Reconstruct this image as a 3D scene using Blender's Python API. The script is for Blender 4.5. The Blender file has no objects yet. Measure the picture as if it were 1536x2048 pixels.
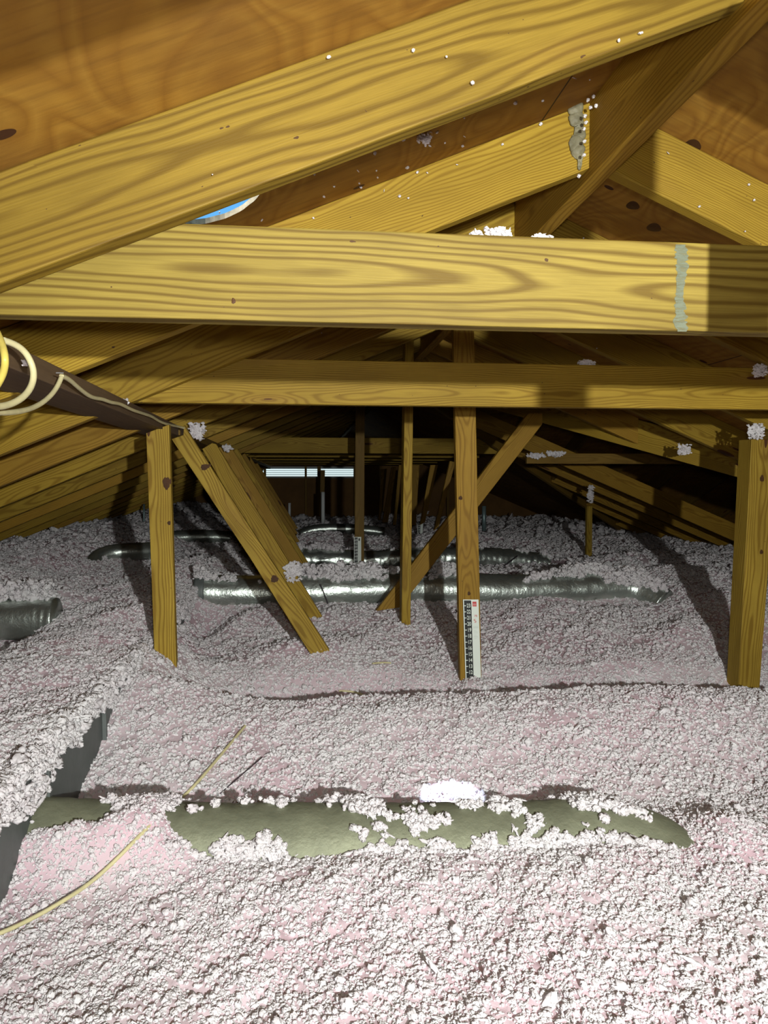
import bpy, bmesh, math, random
import numpy as np
from mathutils import Vector, Matrix

random.seed(7)
RNG = np.random.default_rng(11)
S = bpy.context.scene
COL = S.collection

# ------------------------------------------------------------------ camera
F, CX, CY = 1480.0, 768.0, 1024.0
VX, VY = 600.0, 960.0
PITCH = math.atan((CY - VY) / F)
YAW = math.atan((CX - VX) * math.cos(PITCH) / F)
cR = Vector((math.cos(YAW), -math.sin(YAW), 0))
cF = Vector((math.sin(YAW) * math.cos(PITCH), math.cos(YAW) * math.cos(PITCH), -math.sin(PITCH)))
cU = cR.cross(cF)
cam_d = bpy.data.cameras.new('camera')
cam_d.sensor_fit = 'VERTICAL'; cam_d.sensor_height = 36.0; cam_d.lens = 36.0 * F / 2048.0
cam_d.clip_start = 0.02; cam_d.clip_end = 200
cam = bpy.data.objects.new('camera', cam_d); COL.objects.link(cam)
cam.matrix_world = Matrix(((cR.x, cU.x, -cF.x, 0), (cR.y, cU.y, -cF.y, 0), (cR.z, cU.z, -cF.z, 0), (0, 0, 0, 1)))
S.camera = cam

# ------------------------------------------------------------------ light
S.view_settings.view_transform = 'Standard'; S.view_settings.look = 'None'
S.view_settings.gamma = 1.0; S.view_settings.use_curve_mapping = False
S.view_settings.exposure = 0.0

w = bpy.data.worlds.new('sky'); S.world = w; w.use_nodes = True
nt = w.node_tree; nt.nodes.clear()
o_ = nt.nodes.new('ShaderNodeOutputWorld'); bg = nt.nodes.new('ShaderNodeBackground')
tc = nt.nodes.new('ShaderNodeTexCoord'); sx = nt.nodes.new('ShaderNodeSeparateXYZ'); rp = nt.nodes.new('ShaderNodeValToRGB')
nt.links.new(tc.outputs['Generated'], sx.inputs[0]); nt.links.new(sx.outputs['Z'], rp.inputs[0])
rp.color_ramp.elements[0].position = 0.0; rp.color_ramp.elements[0].color = (0.78, 0.97, 0.98, 1)
rp.color_ramp.elements[1].position = 0.30; rp.color_ramp.elements[1].color = (0.13, 0.44, 0.86, 1)
nt.links.new(rp.outputs[0], bg.inputs[0]); bg.inputs[1].default_value = 1.15
nt.links.new(bg.outputs[0], o_.inputs[0])

def lamp(name, kind, loc, energy, color, size=0.02, target=None, **kw):
    d = bpy.data.lights.new(name, kind); d.energy = energy; d.color = color
    if kind in ('POINT', 'SPOT'): d.shadow_soft_size = size
    for k, v in kw.items(): setattr(d, k, v)
    o = bpy.data.objects.new(name, d); COL.objects.link(o); o.location = loc
    if target is not None:
        o.rotation_euler = (Vector(target) - Vector(loc)).to_track_quat('-Z', 'Y').to_euler()
    return o
# a headlamp up and to the right of the lens, and the phone's own small light
lamp('headlamp_beam', 'SPOT', (0.46, -0.80, 0.125), 350, (0.98, 1.0, 0.97), 0.020, (0.66, 2.6, -0.50), spot_size=math.radians(106), spot_blend=1.0)
lamp('headlamp_spill', 'POINT', (0.46, -0.82, 0.125), 16, (0.98, 1.0, 0.95), 0.03)
lamp('phone_light', 'SPOT', (0.02, -0.02, 0.06), 44.0, (1.0, 0.96, 0.90), 0.03, (0.45, 3.0, 0.25), spot_size=math.radians(105), spot_blend=1.0)
SUN_DIR = Vector((0.545, 0.44, -1.37)).normalized()
sun = lamp('sun', 'SUN', (-2, -1, 6), 13, (0.72, 0.80, 1.0)); sun.data.angle = math.radians(0.5)
sun.rotation_euler = SUN_DIR.to_track_quat('-Z', 'Y').to_euler()

# ------------------------------------------------------------------ picking points by eye level and distance
def ray(x, y): return cF * F + cR * (x - CX) + cU * (CY - y)
def P(x, y, Y):
    d = ray(x, y); return d * (Y / d.y)
def PZ(x, y, Z):
    d = ray(x, y); return d * (Z / d.z)

# ------------------------------------------------------------------ materials
def mat(name):
    m = bpy.data.materials.new(name); m.use_nodes = True
    nt = m.node_tree; nt.nodes.clear()
    out = nt.nodes.new('ShaderNodeOutputMaterial'); b = nt.nodes.new('ShaderNodeBsdfPrincipled')
    nt.links.new(b.outputs[0], out.inputs[0])
    return m, nt, b
class NB:
    def __init__(s, nt): s.nt = nt
    def n(s, t, **kw):
        x = s.nt.nodes.new(t)
        for k, v in kw.items(): setattr(x, k, v)
        return x
    def l(s, a, b): s.nt.links.new(a, b)
    def m(s, op, a, b=None, c=None, clamp=False):
        x = s.nt.nodes.new('ShaderNodeMath'); x.operation = op; x.use_clamp = clamp
        for i, v in enumerate((a, b, c)):
            if v is None: continue
            if hasattr(v, 'is_output'): s.nt.links.new(v, x.inputs[i])
            else: x.inputs[i].default_value = v
        return x.outputs[0]
    def noise(s, vec, scale, detail=2, rough=0.5, dist=0.0):
        x = s.nt.nodes.new('ShaderNodeTexNoise'); s.nt.links.new(vec, x.inputs['Vector'])
        x.inputs['Scale'].default_value = scale; x.inputs['Detail'].default_value = detail
        x.inputs['Roughness'].default_value = rough; x.inputs['Distortion'].default_value = dist
        return x.outputs['Fac']
    def scl(s, vec, v):
        x = s.nt.nodes.new('ShaderNodeVectorMath'); x.operation = 'MULTIPLY'
        s.nt.links.new(vec, x.inputs[0]); x.inputs[1].default_value = v; return x.outputs[0]
    def ramp(s, fac, stops):
        x = s.nt.nodes.new('ShaderNodeValToRGB'); s.nt.links.new(fac, x.inputs[0])
        e = x.color_ramp.elements
        while len(e) < len(stops): e.new(0.5)
        for i, (p, c) in enumerate(stops):
            e[i].position = p; e[i].color = c if len(c) == 4 else (*c, 1)
        return x.outputs[0]
    def mix(s, fac, a, b, mode='MIX'):
        x = s.nt.nodes.new('ShaderNodeMix'); x.data_type = 'RGBA'; x.blend_type = mode
        for i, v in ((0, fac), (6, a), (7, b)):
            if hasattr(v, 'is_output'): s.nt.links.new(v, x.inputs[i])
            else: x.inputs[i].default_value = v if i == 0 else (*v, 1) if len(v) == 3 else v
        return x.outputs[2]

def lumber(name, early, late, rings=120.0, rough=0.62, knots=1.0, contrast=1.0):
    m, nt, b = mat(name); k = NB(nt)
    at = k.n('ShaderNodeAttribute', attribute_name='gc')
    v = at.outputs['Vector']
    sp = k.n('ShaderNodeSeparateXYZ'); k.l(v, sp.inputs[0])
    # knots
    vor = k.n('ShaderNodeTexVoronoi'); vor.inputs['Scale'].default_value = 1.0
    k.l(k.scl(v, (2.3, 13.0, 1.5)), vor.inputs['Vector'])
    vd = vor.outputs['Distance']
    sc = k.n('ShaderNodeSeparateColor'); k.l(vor.outputs['Color'], sc.inputs[0])
    sel = k.m('GREATER_THAN', sc.outputs[0], 0.62)
    near = k.m('MULTIPLY', k.m('SUBTRACT', 1.0, k.m('MULTIPLY', vd, 2.2), clamp=True), sel)
    near2 = k.m('MULTIPLY', near, near)
    knot = k.m('MULTIPLY', k.m('LESS_THAN', vd, 0.11), sel)
    # rings about a pith axis just outside the board
    n1 = k.noise(k.scl(v, (1.6, 7.0, 7.0)), 1.0, 2, 0.5)
    n2 = k.noise(k.scl(v, (5.0, 40.0, 40.0)), 1.0, 2, 0.5)
    r = k.m('SQRT', k.m('ADD', k.m('MULTIPLY', sp.outputs[1], sp.outputs[1]), k.m('MULTIPLY', sp.outputs[2], sp.outputs[2])))
    r = k.m('ADD', r, k.m('MULTIPLY', k.m('SUBTRACT', n1, 0.5), 0.075))
    r = k.m('ADD', r, k.m('MULTIPLY', k.m('SUBTRACT', n2, 0.5), 0.005))
    r = k.m('ADD', r, k.m('MULTIPLY', near2, 0.030))
    fr = k.m('FRACT', k.m('MULTIPLY', r, rings))
    col = k.ramp(fr, [(0.0, late), (0.10, late), (0.30, early), (0.72, early), (0.97, late), (1.0, late)])
    flat = k.mix(0.5, early, late)
    col = k.mix(contrast, flat, col)
    fine = k.noise(k.scl(v, (10.0, 420.0, 420.0)), 1.0, 2, 0.6)
    col = k.mix(k.m('MULTIPLY', k.m('SUBTRACT', fine, 0.35, clamp=True), 0.9), col, (late[0]*0.8, late[1]*0.78, late[2]*0.7))
    blot = k.noise(k.scl(v, (3.0, 9.0, 9.0)), 1.0, 4, 0.6)
    col = k.mix(k.ramp(blot, [(0.35, (0, 0, 0)), (0.75, (0.55, 0.55, 0.55))]), col, (late[0]*0.72, late[1]*0.72, late[2]*0.75))
    spk = k.noise(k.scl(v, (60, 90, 90)), 1.0, 1, 0.5)
    col = k.mix(k.m('GREATER_THAN', spk, 0.80), col, (0.07, 0.035, 0.012))
    halo = k.m('MULTIPLY', near2, 0.55)
    col = k.mix(halo, col, (0.24, 0.12, 0.03))
    col = k.mix(knot, col, (0.09, 0.035, 0.012))
    oi = k.n('ShaderNodeObjectInfo')
    hs = k.n('ShaderNodeHueSaturation'); k.l(col, hs.inputs['Color'])
    k.l(k.m('ADD', 0.82, k.m('MULTIPLY', oi.outputs['Random'], 0.30)), hs.inputs['Value'])
    k.l(hs.outputs[0], b.inputs['Base Color'])
    b.inputs['Roughness'].default_value = rough
    b.inputs['Specular IOR Level'].default_value = 0.2
    bp = k.n('ShaderNodeBump'); bp.inputs['Strength'].default_value = 0.35; bp.inputs['Distance'].default_value = 0.002
    k.l(k.m('ADD', k.m('MULTIPLY', fine, 0.6), k.m('MULTIPLY', fr, 0.4)), bp.inputs['Height']); k.l(bp.outputs[0], b.inputs['Normal'])
    return m
PINE = lumber('yellow_pine', (0.47, 0.320, 0.044), (0.265, 0.155, 0.016))  # lightened for posts and nearest brace: stronger light put into the colour
PINE_T = lumber('dimmed_pine_tie', (0.270, 0.198, 0.036), (0.128, 0.080, 0.011), rings=78.0)  # darker pine for the nearest tie: weaker light put into the colour
PINE_R = lumber('dimmed_pine_rafter', (0.245, 0.160, 0.020), (0.128, 0.075, 0.008), rings=74.0)  # darkest pine copy, dims the nearest rafter through its colour instead of the light
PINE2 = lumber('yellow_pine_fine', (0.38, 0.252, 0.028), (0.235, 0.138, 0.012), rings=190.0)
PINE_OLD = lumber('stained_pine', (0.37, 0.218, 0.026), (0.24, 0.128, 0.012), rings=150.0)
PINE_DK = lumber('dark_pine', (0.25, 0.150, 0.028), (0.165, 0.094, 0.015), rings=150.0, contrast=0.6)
PURL = lumber('grey_brown_board', (0.175, 0.115, 0.062), (0.125, 0.080, 0.045), rings=60.0, contrast=0.35)

def plywood():
    m, nt, b = mat('roof_plywood'); k = NB(nt)
    at = k.n('ShaderNodeAttribute', attribute_name='gc'); v = at.outputs['Vector']
    sp = k.n('ShaderNodeSeparateXYZ'); k.l(v, sp.inputs[0])
    n = k.noise(k.scl(v, (2.6, 5.5, 1.0)), 1.0, 1, 0.4, 0.6)
    fr = k.m('FRACT', k.m('MULTIPLY', n, 11.0))
    col = k.ramp(fr, [(0.0, (0.27, 0.130, 0.016)), (0.25, (0.32, 0.160, 0.021)), (0.6, (0.38, 0.205, 0.030)), (0.9, (0.31, 0.152, 0.019)), (1.0, (0.27, 0.130, 0.016))])
    bl = k.noise(v, 3.5, 4, 0.6)
    col = k.mix(k.ramp(bl, [(0.35, (0, 0, 0)), (0.7, (0.75, 0.75, 0.75))]), col, (0.19, 0.088, 0.017))
    st = k.noise(k.scl(v, (60, 6, 5)), 1.0, 3, 0.6)
    col = k.mix(k.ramp(st, [(0.45, (0, 0, 0)), (0.8, (0.6, 0.6, 0.6))]), col, (0.14, 0.062, 0.012))
    vor = k.n('ShaderNodeTexVoronoi'); vor.inputs['Scale'].default_value = 1.0
    k.l(k.scl(v, (8.0, 5.0, 1.0)), vor.inputs['Vector'])
    sc = k.n('ShaderNodeSeparateColor'); k.l(vor.outputs['Color'], sc.inputs[0])
    kn = k.m('MULTIPLY', k.m('LESS_THAN', vor.outputs['Distance'], 0.085), k.m('GREATER_THAN', sc.outputs[1], 0.66))
    col = k.mix(kn, col, (0.055, 0.02, 0.008))
    # panel joints
    jx = k.m('LESS_THAN', k.m('ABSOLUTE', k.m('SUBTRACT', k.m('FRACT', k.m('DIVIDE', sp.outputs[1], 1.2192)), 0.5)), 0.0018)
    col = k.mix(jx, col, (0.03, 0.015, 0.006))
    k.l(col, b.inputs['Base Color']); b.inputs['Roughness'].default_value = 0.7
    b.inputs['Specular IOR Level'].default_value = 0.25
    bp = k.n('ShaderNodeBump'); bp.inputs['Strength'].default_value = 0.25; bp.inputs['Distance'].default_value = 0.002
    k.l(st, bp.inputs['Height']); k.l(bp.outputs[0], b.inputs['Normal'])
    return m
PLY = plywood()

def simple(name, c, rough=0.6, metal=0.0, nscale=0, namp=0.3, bump=0.0, bscale=60, bdist=0.003, spec=0.4):
    m, nt, b = mat(name); k = NB(nt)
    tc = k.n('ShaderNodeTexCoord'); v = tc.outputs['Object']
    if nscale:
        f = k.noise(v, nscale, 4, 0.6)
        k.l(k.mix(k.ramp(f, [(0.3, (0, 0, 0)), (0.75, (1, 1, 1))]), c, tuple(x * (1 - namp) for x in c)), b.inputs['Base Color'])
    else: b.inputs['Base Color'].default_value = (*c, 1)
    b.inputs['Roughness'].default_value = rough; b.inputs['Metallic'].default_value = metal
    b.inputs['Specular IOR Level'].default_value = spec
    if bump:
        bp = k.n('ShaderNodeBump'); bp.inputs['Strength'].default_value = bump; bp.inputs['Distance'].default_value = bdist
        k.l(k.noise(v, bscale, 3, 0.6), bp.inputs['Height']); k.l(bp.outputs[0], b.inputs['Normal'])
    return m
FOIL = simple('duct_foil', (0.62, 0.69, 0.63), 0.33, 0.9, 9, 0.2, 0.5, 70, 0.004)
FOIL_OLIVE = simple('reflection_olive_duct_foil', (0.27, 0.285, 0.19), 0.62, 0.4, 14, 0.3, 0.6, 60, 0.004)  # olive of the reflected roof and wood put into the foil colour
GALV = simple('galvanised_trunk', (0.17, 0.19, 0.18), 0.55, 0.4, 12, 0.3, 0.3, 30)
CABLE = simple('cable_jacket', (0.66, 0.60, 0.33), 0.45, 0, 40, 0.2)
CABLE_Y = simple('yellow_cable_jacket', (0.66, 0.54, 0.12), 0.4, 0, 40, 0.2)
BLACK = simple('black_wire', (0.03, 0.02, 0.03), 0.5)
WHITE = simple('ruler_card', (0.74, 0.80, 0.72), 0.5)
INK = simple('black_ink', (0.012, 0.014, 0.014), 0.5)
RED = simple('red_ink', (0.55, 0.06, 0.06), 0.5)
PALE = simple('pale_grey_ink', (0.45, 0.52, 0.46), 0.6)
PVC = simple('white_pipe', (0.75, 0.78, 0.76), 0.4)
TEAL = simple('grey_steel_pipe', (0.22, 0.30, 0.30), 0.4, 0.5)
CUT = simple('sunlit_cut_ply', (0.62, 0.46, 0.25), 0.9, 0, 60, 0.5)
SEAL = simple('dried_sealant', (0.24, 0.22, 0.13), 0.6, 0, 30, 0.5, 0.8, 50)
STEEL = simple('staple_steel', (0.6, 0.6, 0.6), 0.3, 1.0)
FLOORM = simple('floor_board', (0.25, 0.18, 0.10), 0.8, 0, 4, 0.3)
LOUV = simple('louvre_metal', (0.30, 0.34, 0.34), 0.5, 0, 0)
GABLE_PLY = simple('gable_ply', (0.20, 0.10, 0.025), 0.8, 0, 3, 0.4)  # dark brown plywood of the end walls

def insul(name, tuft):
    m, nt, b = mat(name); k = NB(nt)
    nt.nodes.remove(b)
    out = [x for x in nt.nodes if x.type == 'OUTPUT_MATERIAL'][0]
    oi = k.n('ShaderNodeObjectInfo'); geo = k.n('ShaderNodeNewGeometry')
    nz = k.noise(geo.outputs['Position'], 2.2, 2, 0.5)
    big = k.ramp(nz, [(0.35, (0, 0, 0)), (0.68, (1, 1, 1))])
    col_t = k.mix(k.m('MULTIPLY', k.m('ADD', oi.outputs['Random'], big), 0.42), (0.87, 0.865, 0.86), (0.865, 0.80, 0.825))
    col_b = k.mix(big, (0.87, 0.75, 0.785), (0.86, 0.63, 0.695))  # base pinker than the tufts: light scattered in the gaps put into colour
    col = col_t if tuft else col_b
    d = k.n('ShaderNodeBsdfDiffuse'); k.l(col, d.inputs[0])
    t = k.n('ShaderNodeBsdfTranslucent'); k.l(k.mix(1.0, col, (1.0, 0.86, 0.90), 'MULTIPLY'), t.inputs[0])
    mx = k.n('ShaderNodeMixShader'); mx.inputs[0].default_value = 0.18
    k.l(d.outputs[0], mx.inputs[1]); k.l(t.outputs[0], mx.inputs[2])
    bp = k.n('ShaderNodeBump'); bp.inputs['Strength'].default_value = 0.45; bp.inputs['Distance'].default_value = 0.002
    k.l(k.noise(geo.outputs['Position'], 420, 3, 0.65), bp.inputs['Height'])
    k.l(bp.outputs[0], d.inputs['Normal'])
    k.l(mx.outputs[0], out.inputs[0])
    return m
INS = insul('loose_fill_fibreglass', False)
INS_T = insul('fibreglass_tufts', True)

# ------------------------------------------------------------------ object helpers
def link(name, me, m=None, parent=None):
    o = bpy.data.objects.new(name, me); COL.objects.link(o)
    if m is not None: me.materials.append(m)
    if parent is not None: o.parent = parent
    return o
def tag(o, label=None, cat=None, group=None, kind=None):
    if label: o['label'] = label
    if cat: o['category'] = cat
    if group: o['group'] = group
    if kind: o['kind'] = kind
    return o
def thing(name, loc, label, cat, group=None):
    o = bpy.data.objects.new(name, None); COL.objects.link(o); o.location = loc; o.empty_display_size = 0.05
    return tag(o, label, cat, group)
def set_gc(me, arr):
    a = me.attributes.new('gc', 'FLOAT_VECTOR', 'POINT'); a.data.foreach_set('vector', np.asarray(arr, dtype=np.float32).ravel())
def bevel(o, w=0.0025):
    md = o.modifiers.new('edge', 'BEVEL'); md.width = w; md.segments = 2; md.limit_method = 'ANGLE'

def plank(name, pts, Y, t, m, axis=None, v0=None, w0=None, tilt=None, l0=None, loc=None):
    """a board lying in the plane y=Y, outline pts [(x,z)], thickness t away from the camera"""
    n = len(pts)
    if axis is None:
        best = max(range(n), key=lambda i: (Vector(pts[(i + 1) % n]) - Vector(pts[i])).length)
        axis = Vector(pts[(best + 1) % n]) - Vector(pts[best])
    a = Vector(axis).normalized(); p = Vector((-a.y, a.x))
    area = 0
    for i in range(n):
        x1, z1 = pts[i]; x2, z2 = pts[(i + 1) % n]; area += x1 * z2 - x2 * z1
    if area < 0: pts = pts[::-1]
    c = Vector((sum(q[0] for q in pts) / n, sum(q[1] for q in pts) / n))
    V = [(x - c.x, 0.0, z - c.y) for x, z in pts] + [(x - c.x, t, z - c.y) for x, z in pts]
    Fc = [list(range(n)), list(range(2 * n - 1, n - 1, -1))]
    Fc += [[i, i + n, (i + 1) % n + n, (i + 1) % n] for i in range(n)]
    me = bpy.data.meshes.new(name); me.from_pydata(V, [], Fc); me.update()
    v0 = random.uniform(-0.05, 0.05) if v0 is None else v0
    w0 = random.uniform(0.02, 0.07) if w0 is None else w0
    tilt = random.uniform(-0.02, 0.02) if tilt is None else tilt
    l0 = random.uniform(0, 50) if l0 is None else l0
    g = []
    for x, y, z in V:
        l = x * a.x + z * a.y; v = x * p.x + z * p.y
        g.append((l + l0, v + v0 + tilt * l, y + w0))
    set_gc(me, g)
    o = link(name, me, m); o.location = (c.x, Y, c.y); bevel(o)
    return o
def bar(name, A, B, wdt, hgt, m, up=(0, 0, 1), parent=None, bev=0.0025, v0=None, w0=None):
    """straight board from A to B; wdt across, hgt along up"""
    A = Vector(A); B = Vector(B); d = (B - A); L = d.length; d.normalize()
    s = d.cross(Vector(up)).normalized(); u = s.cross(d).normalized()
    V = []; g = []
    v0 = random.uniform(-0.05, 0.05) if v0 is None else v0
    w0 = random.uniform(0.02, 0.06) if w0 is None else w0
    l0 = random.uniform(0, 50); C = (A + B) / 2
    for l in (0, L):
        for a_ in (-wdt / 2, wdt / 2):
            for b_ in (-hgt / 2, hgt / 2):
                q = A + d * l + s * a_ + u * b_ - C; V.append(tuple(q))
                if wdt < hgt: g.append((l + l0, b_ + v0, a_ + w0))
                else: g.append((l + l0, a_ + v0, b_ + w0))
    Fc = [(0, 1, 3, 2), (4, 6, 7, 5), (0, 4, 5, 1), (2, 3, 7, 6), (0, 2, 6, 4), (1, 5, 7, 3)]
    me = bpy.data.meshes.new(name); me.from_pydata(V, [], Fc); me.update(); set_gc(me, g)
    bm = bmesh.new(); bm.from_mesh(me); bmesh.ops.recalc_face_normals(bm, faces=bm.faces); bm.to_mesh(me); bm.free()
    o = link(name, me, m, parent); o.location = C if parent is None else C - parent.location
    if bev: bevel(o, bev)
    return o
def px(pts, Y): return [(P(x, y, Y).x, P(x, y, Y).z) for x, y in pts]

# value noise in numpy -------------------------------------------------
def _h(ix, iy, s):
    n = (ix * 374761393 + iy * 668265263 + s * 1442695041) & 0x7fffffff
    n = ((n ^ (n >> 13)) * 1274126177) & 0x7fffffff
    n = (n ^ (n >> 16)) & 0xffff
    return n / 65535.0
def vnoise(x, y, s=0):
    x = np.asarray(x, float); y = np.asarray(y, float)
    ix = np.floor(x).astype(np.int64); iy = np.floor(y).astype(np.int64)
    fx = x - ix; fy = y - iy; fx = fx * fx * (3 - 2 * fx); fy = fy * fy * (3 - 2 * fy)
    a = _h(ix, iy, s); b = _h(ix + 1, iy, s); c = _h(ix, iy + 1, s); d = _h(ix + 1, iy + 1, s)
    return a + (b - a) * fx + (c - a) * fy + (a - b - c + d) * fx * fy - 0.5
def fbm(x, y, s=0, oc=4, g=0.5):
    t = 0; a = 1.0
    for i in range(oc):
        t = t + a * vnoise(x * 2 ** i + 17.3 * i, y * 2 ** i - 9.1 * i, s + i); a *= g
    return t
def sstep(a, b, x):
    t = np.clip((x - a) / (b - a), 0, 1); return t * t * (3 - 2 * t)
def gs(x, y, cx, cy, sx_, sy_): return np.exp(-((x - cx) / sx_) ** 2 - ((y - cy) / sy_) ** 2)

# ------------------------------------------------------------------ the roof
SL = 0.42; RX = 0.70; WY = 5.43
def zl(x): return 0.445 + SL * x            # underside of the left rafters
def zr(x): return 0.739 - SL * (x - RX)     # underside of the right rafters
DZ = 0.152                                  # rafter depth, measured plumb
LABY = 0.6096; Y0 = 1.09
YS = [Y0 + LABY * k for k in range(-2, 20)]
TOPZ = 0.891

def deck(name, poly, zf, hole=None, gcf=None):
    """roof sheathing: plan polygon with thickness, optional round hole"""
    th = 0.011
    bm = bmesh.new()
    if hole is None:
        lo = [bm.verts.new((x, y, zf(x, y))) for x, y in poly]
        up = [bm.verts.new((x, y, zf(x, y) + th)) for x, y in poly]
        n = len(poly); bm.faces.new(lo); bm.faces.new(up[::-1])
        for i in range(n): bm.faces.new((lo[i], lo[(i + 1) % n], up[(i + 1) % n], up[i]))
    else:
        (hx, hy, hr) = hole
        x0, x1, y0, y1 = poly
        N = 48; ring_l = []; ring_u = []; sq_l = []; sq_u = []
        q = 0.30
        for i in range(N):
            a = 2 * math.pi * i / N
            r = hr * (1 + 0.02 * math.sin(5 * a + 1) + 0.012 * math.sin(13 * a))
            x, y = hx + r * math.cos(a), hy + r * math.sin(a)
            ring_l.append(bm.verts.new((x, y, zf(x, y))))
            r2 = r * 1.0
            x, y = hx + r2 * math.cos(a), hy + r2 * math.sin(a)
            ring_u.append(bm.verts.new((x, y, zf(x, y) + th)))
            s = q / max(abs(math.cos(a)), abs(math.sin(a)))
            x, y = hx + s * math.cos(a), hy + s * math.sin(a)
            sq_l.append(bm.verts.new((x, y, zf(x, y)))); sq_u.append(bm.verts.new((x, y, zf(x, y) + th)))
        for i in range(N):
            j = (i + 1) % N
            bm.faces.new((ring_l[i], ring_l[j], sq_l[j], sq_l[i])); bm.faces.new((ring_u[j], ring_u[i], sq_u[i], sq_u[j]))
            f = bm.faces.new((ring_l[j], ring_l[i], ring_u[i], ring_u[j])); f.material_index = 1
        X = [x0, hx - q, hx + q, x1]; Yv = [y0, hy - q, hy + q, y1]
        for a in range(3):
            for b in range(3):
                if a == 1 and b == 1: continue
                c = [(X[a], Yv[b]), (X[a + 1], Yv[b]), (X[a + 1], Yv[b + 1]), (X[a], Yv[b + 1])]
                bm.faces.new([bm.verts.new((x, y, zf(x, y))) for x, y in c])
                bm.faces.new([bm.verts.new((x, y, zf(x, y) + th)) for x, y in c][::-1])
        bmesh.ops.remove_doubles(bm, verts=bm.verts, dist=1e-5)
    bmesh.ops.recalc_face_normals(bm, faces=bm.faces)
    me = bpy.data.meshes.new(name); bm.to_mesh(me); bm.free()
    set_gc(me, [gcf(*v.co) if gcf else (v.co.y, v.co.x * 1.085, v.co.z * 0.1) for v in me.vertices])
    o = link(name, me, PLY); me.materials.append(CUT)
    return tag(o, kind='structure')
HOLE = (-0.150, 1.487, 0.076)
deck('ceiling', (-4.1, 0.70, -2.0, 13.2), lambda x, y: zl(x) + DZ, HOLE)
zmr = lambda x, y: zr(x) + DZ
deck('ceiling', [(RX, -2), (5.3, -2), (5.3, 0.83), (RX, WY)], zmr)
deck('ceiling', [(RX, WY), (5.3, 10.03), (5.3, 13.2), (RX, 13.2)], zmr)
deck('ceiling', [(RX, WY), (5.3, 0.83), (9, 0.83), (9, WY)], lambda x, y: TOPZ - SL * (WY - y), gcf=lambda x, y, z: (x, y, 0))
deck('ceiling', [(RX, WY), (9, WY), (9, 10.03), (5.3, 10.03)], lambda x, y: TOPZ - SL * (y - WY), gcf=lambda x, y, z: (x, y, 0))

def wall(name, pts, axis, pos, m, t=0.03):
    n = len(pts)
    f = (lambda a, b, d: (a, pos + d, b)) if axis == 'y' else (lambda a, b, d: (pos + d, a, b))
    V = [f(a, b, 0) for a, b in pts] + [f(a, b, t) for a, b in pts]
    Fc = [list(range(n)), list(range(2 * n - 1, n - 1, -1))] + [[i, i + n, (i + 1) % n + n, (i + 1) % n] for i in range(n)]
    me = bpy.data.meshes.new(name); me.from_pydata(V, [], Fc)
    return tag(link(name, me, m), kind='structure')
wall('wall_front', [(-4.2, -1.2), (5.4, -1.2), (5.4, -1.1), (RX, TOPZ + .03), (-4.2, -1.1)], 'y', -2.03, GABLE_PLY)
wall('wall_right', [(0.7, -1.2), (10.2, -1.2), (10.2, -1.05), (WY, TOPZ + .03), (0.7, -1.05)], 'x', 9.0, GABLE_PLY)
me = bpy.data.meshes.new('floor'); me.from_pydata([(-4.3, -2.1, -1.06), (9.1, -2.1, -1.06), (9.1, 13.3, -1.06), (-4.3, 13.3, -1.06),
    (-4.3, -2.1, -1.1), (9.1, -2.1, -1.1), (9.1, 13.3, -1.1), (-4.3, 13.3, -1.1)], [],
    [(0, 1, 2, 3), (7, 6, 5, 4), (0, 4, 5, 1), (1, 5, 6, 2), (2, 6, 7, 3), (3, 7, 4, 0)])
tag(link('floor', me, FLOORM), kind='structure')

# far gable wall with an opening for the louvred vent
GY = 13.0
vx0, vx1, vz0, vz1 = -0.60, 1.05, 0.065, 0.205
def gable():
    bm = bmesh.new()
    def poly(pts):
        a = [bm.verts.new((x, GY, z)) for x, z in pts]; b = [bm.verts.new((x, GY + .03, z)) for x, z in pts]
        bm.faces.new(a); bm.faces.new(b[::-1])
        for i in range(len(pts)):
            j = (i + 1) % len(pts); bm.faces.new((a[i], a[j], b[j], b[i]))
    T = lambda x: TOPZ - SL * abs(x - RX) + .02
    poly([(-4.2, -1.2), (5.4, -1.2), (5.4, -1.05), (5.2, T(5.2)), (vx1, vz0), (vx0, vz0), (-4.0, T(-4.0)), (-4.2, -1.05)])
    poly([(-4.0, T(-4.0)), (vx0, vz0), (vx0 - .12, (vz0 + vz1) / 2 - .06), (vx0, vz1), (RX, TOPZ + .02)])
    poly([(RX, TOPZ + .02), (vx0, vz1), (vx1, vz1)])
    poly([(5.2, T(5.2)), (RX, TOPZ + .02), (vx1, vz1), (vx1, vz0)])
    bmesh.ops.recalc_face_normals(bm, faces=bm.faces)
    me = bpy.data.meshes.new('wall_back'); bm.to_mesh(me); bm.free()
    tag(link('wall_back', me, GABLE_PLY), kind='structure')
gable()
gv = thing('gable_vent', (0.2, GY - .01, 0.2), 'louvred gable vent glowing with daylight on the far end wall', 'vent')
for i in range(4):
    z = vz0 + 0.034 + i * 0.0345
    o = bar('louvre', (vx0 - .12, GY - .005, z - .008), (vx1, GY - .005, z - .008), 0.022, 0.006, LOUV, up=(0, 0.3, 1), parent=gv, bev=0)
fr_ = bar('frame', (vx0 - .12, GY - .02, vz0 - .02), (vx1 + .02, GY - .02, vz0 - .02), 0.03, 0.02, LOUV, parent=gv, bev=0)
bar('frame', (vx0 - .12, GY - .02, vz1 + .015), (vx1 + .02, GY - .02, vz1 + .015), 0.03, 0.035, LOUV, parent=gv, bev=0)

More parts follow.
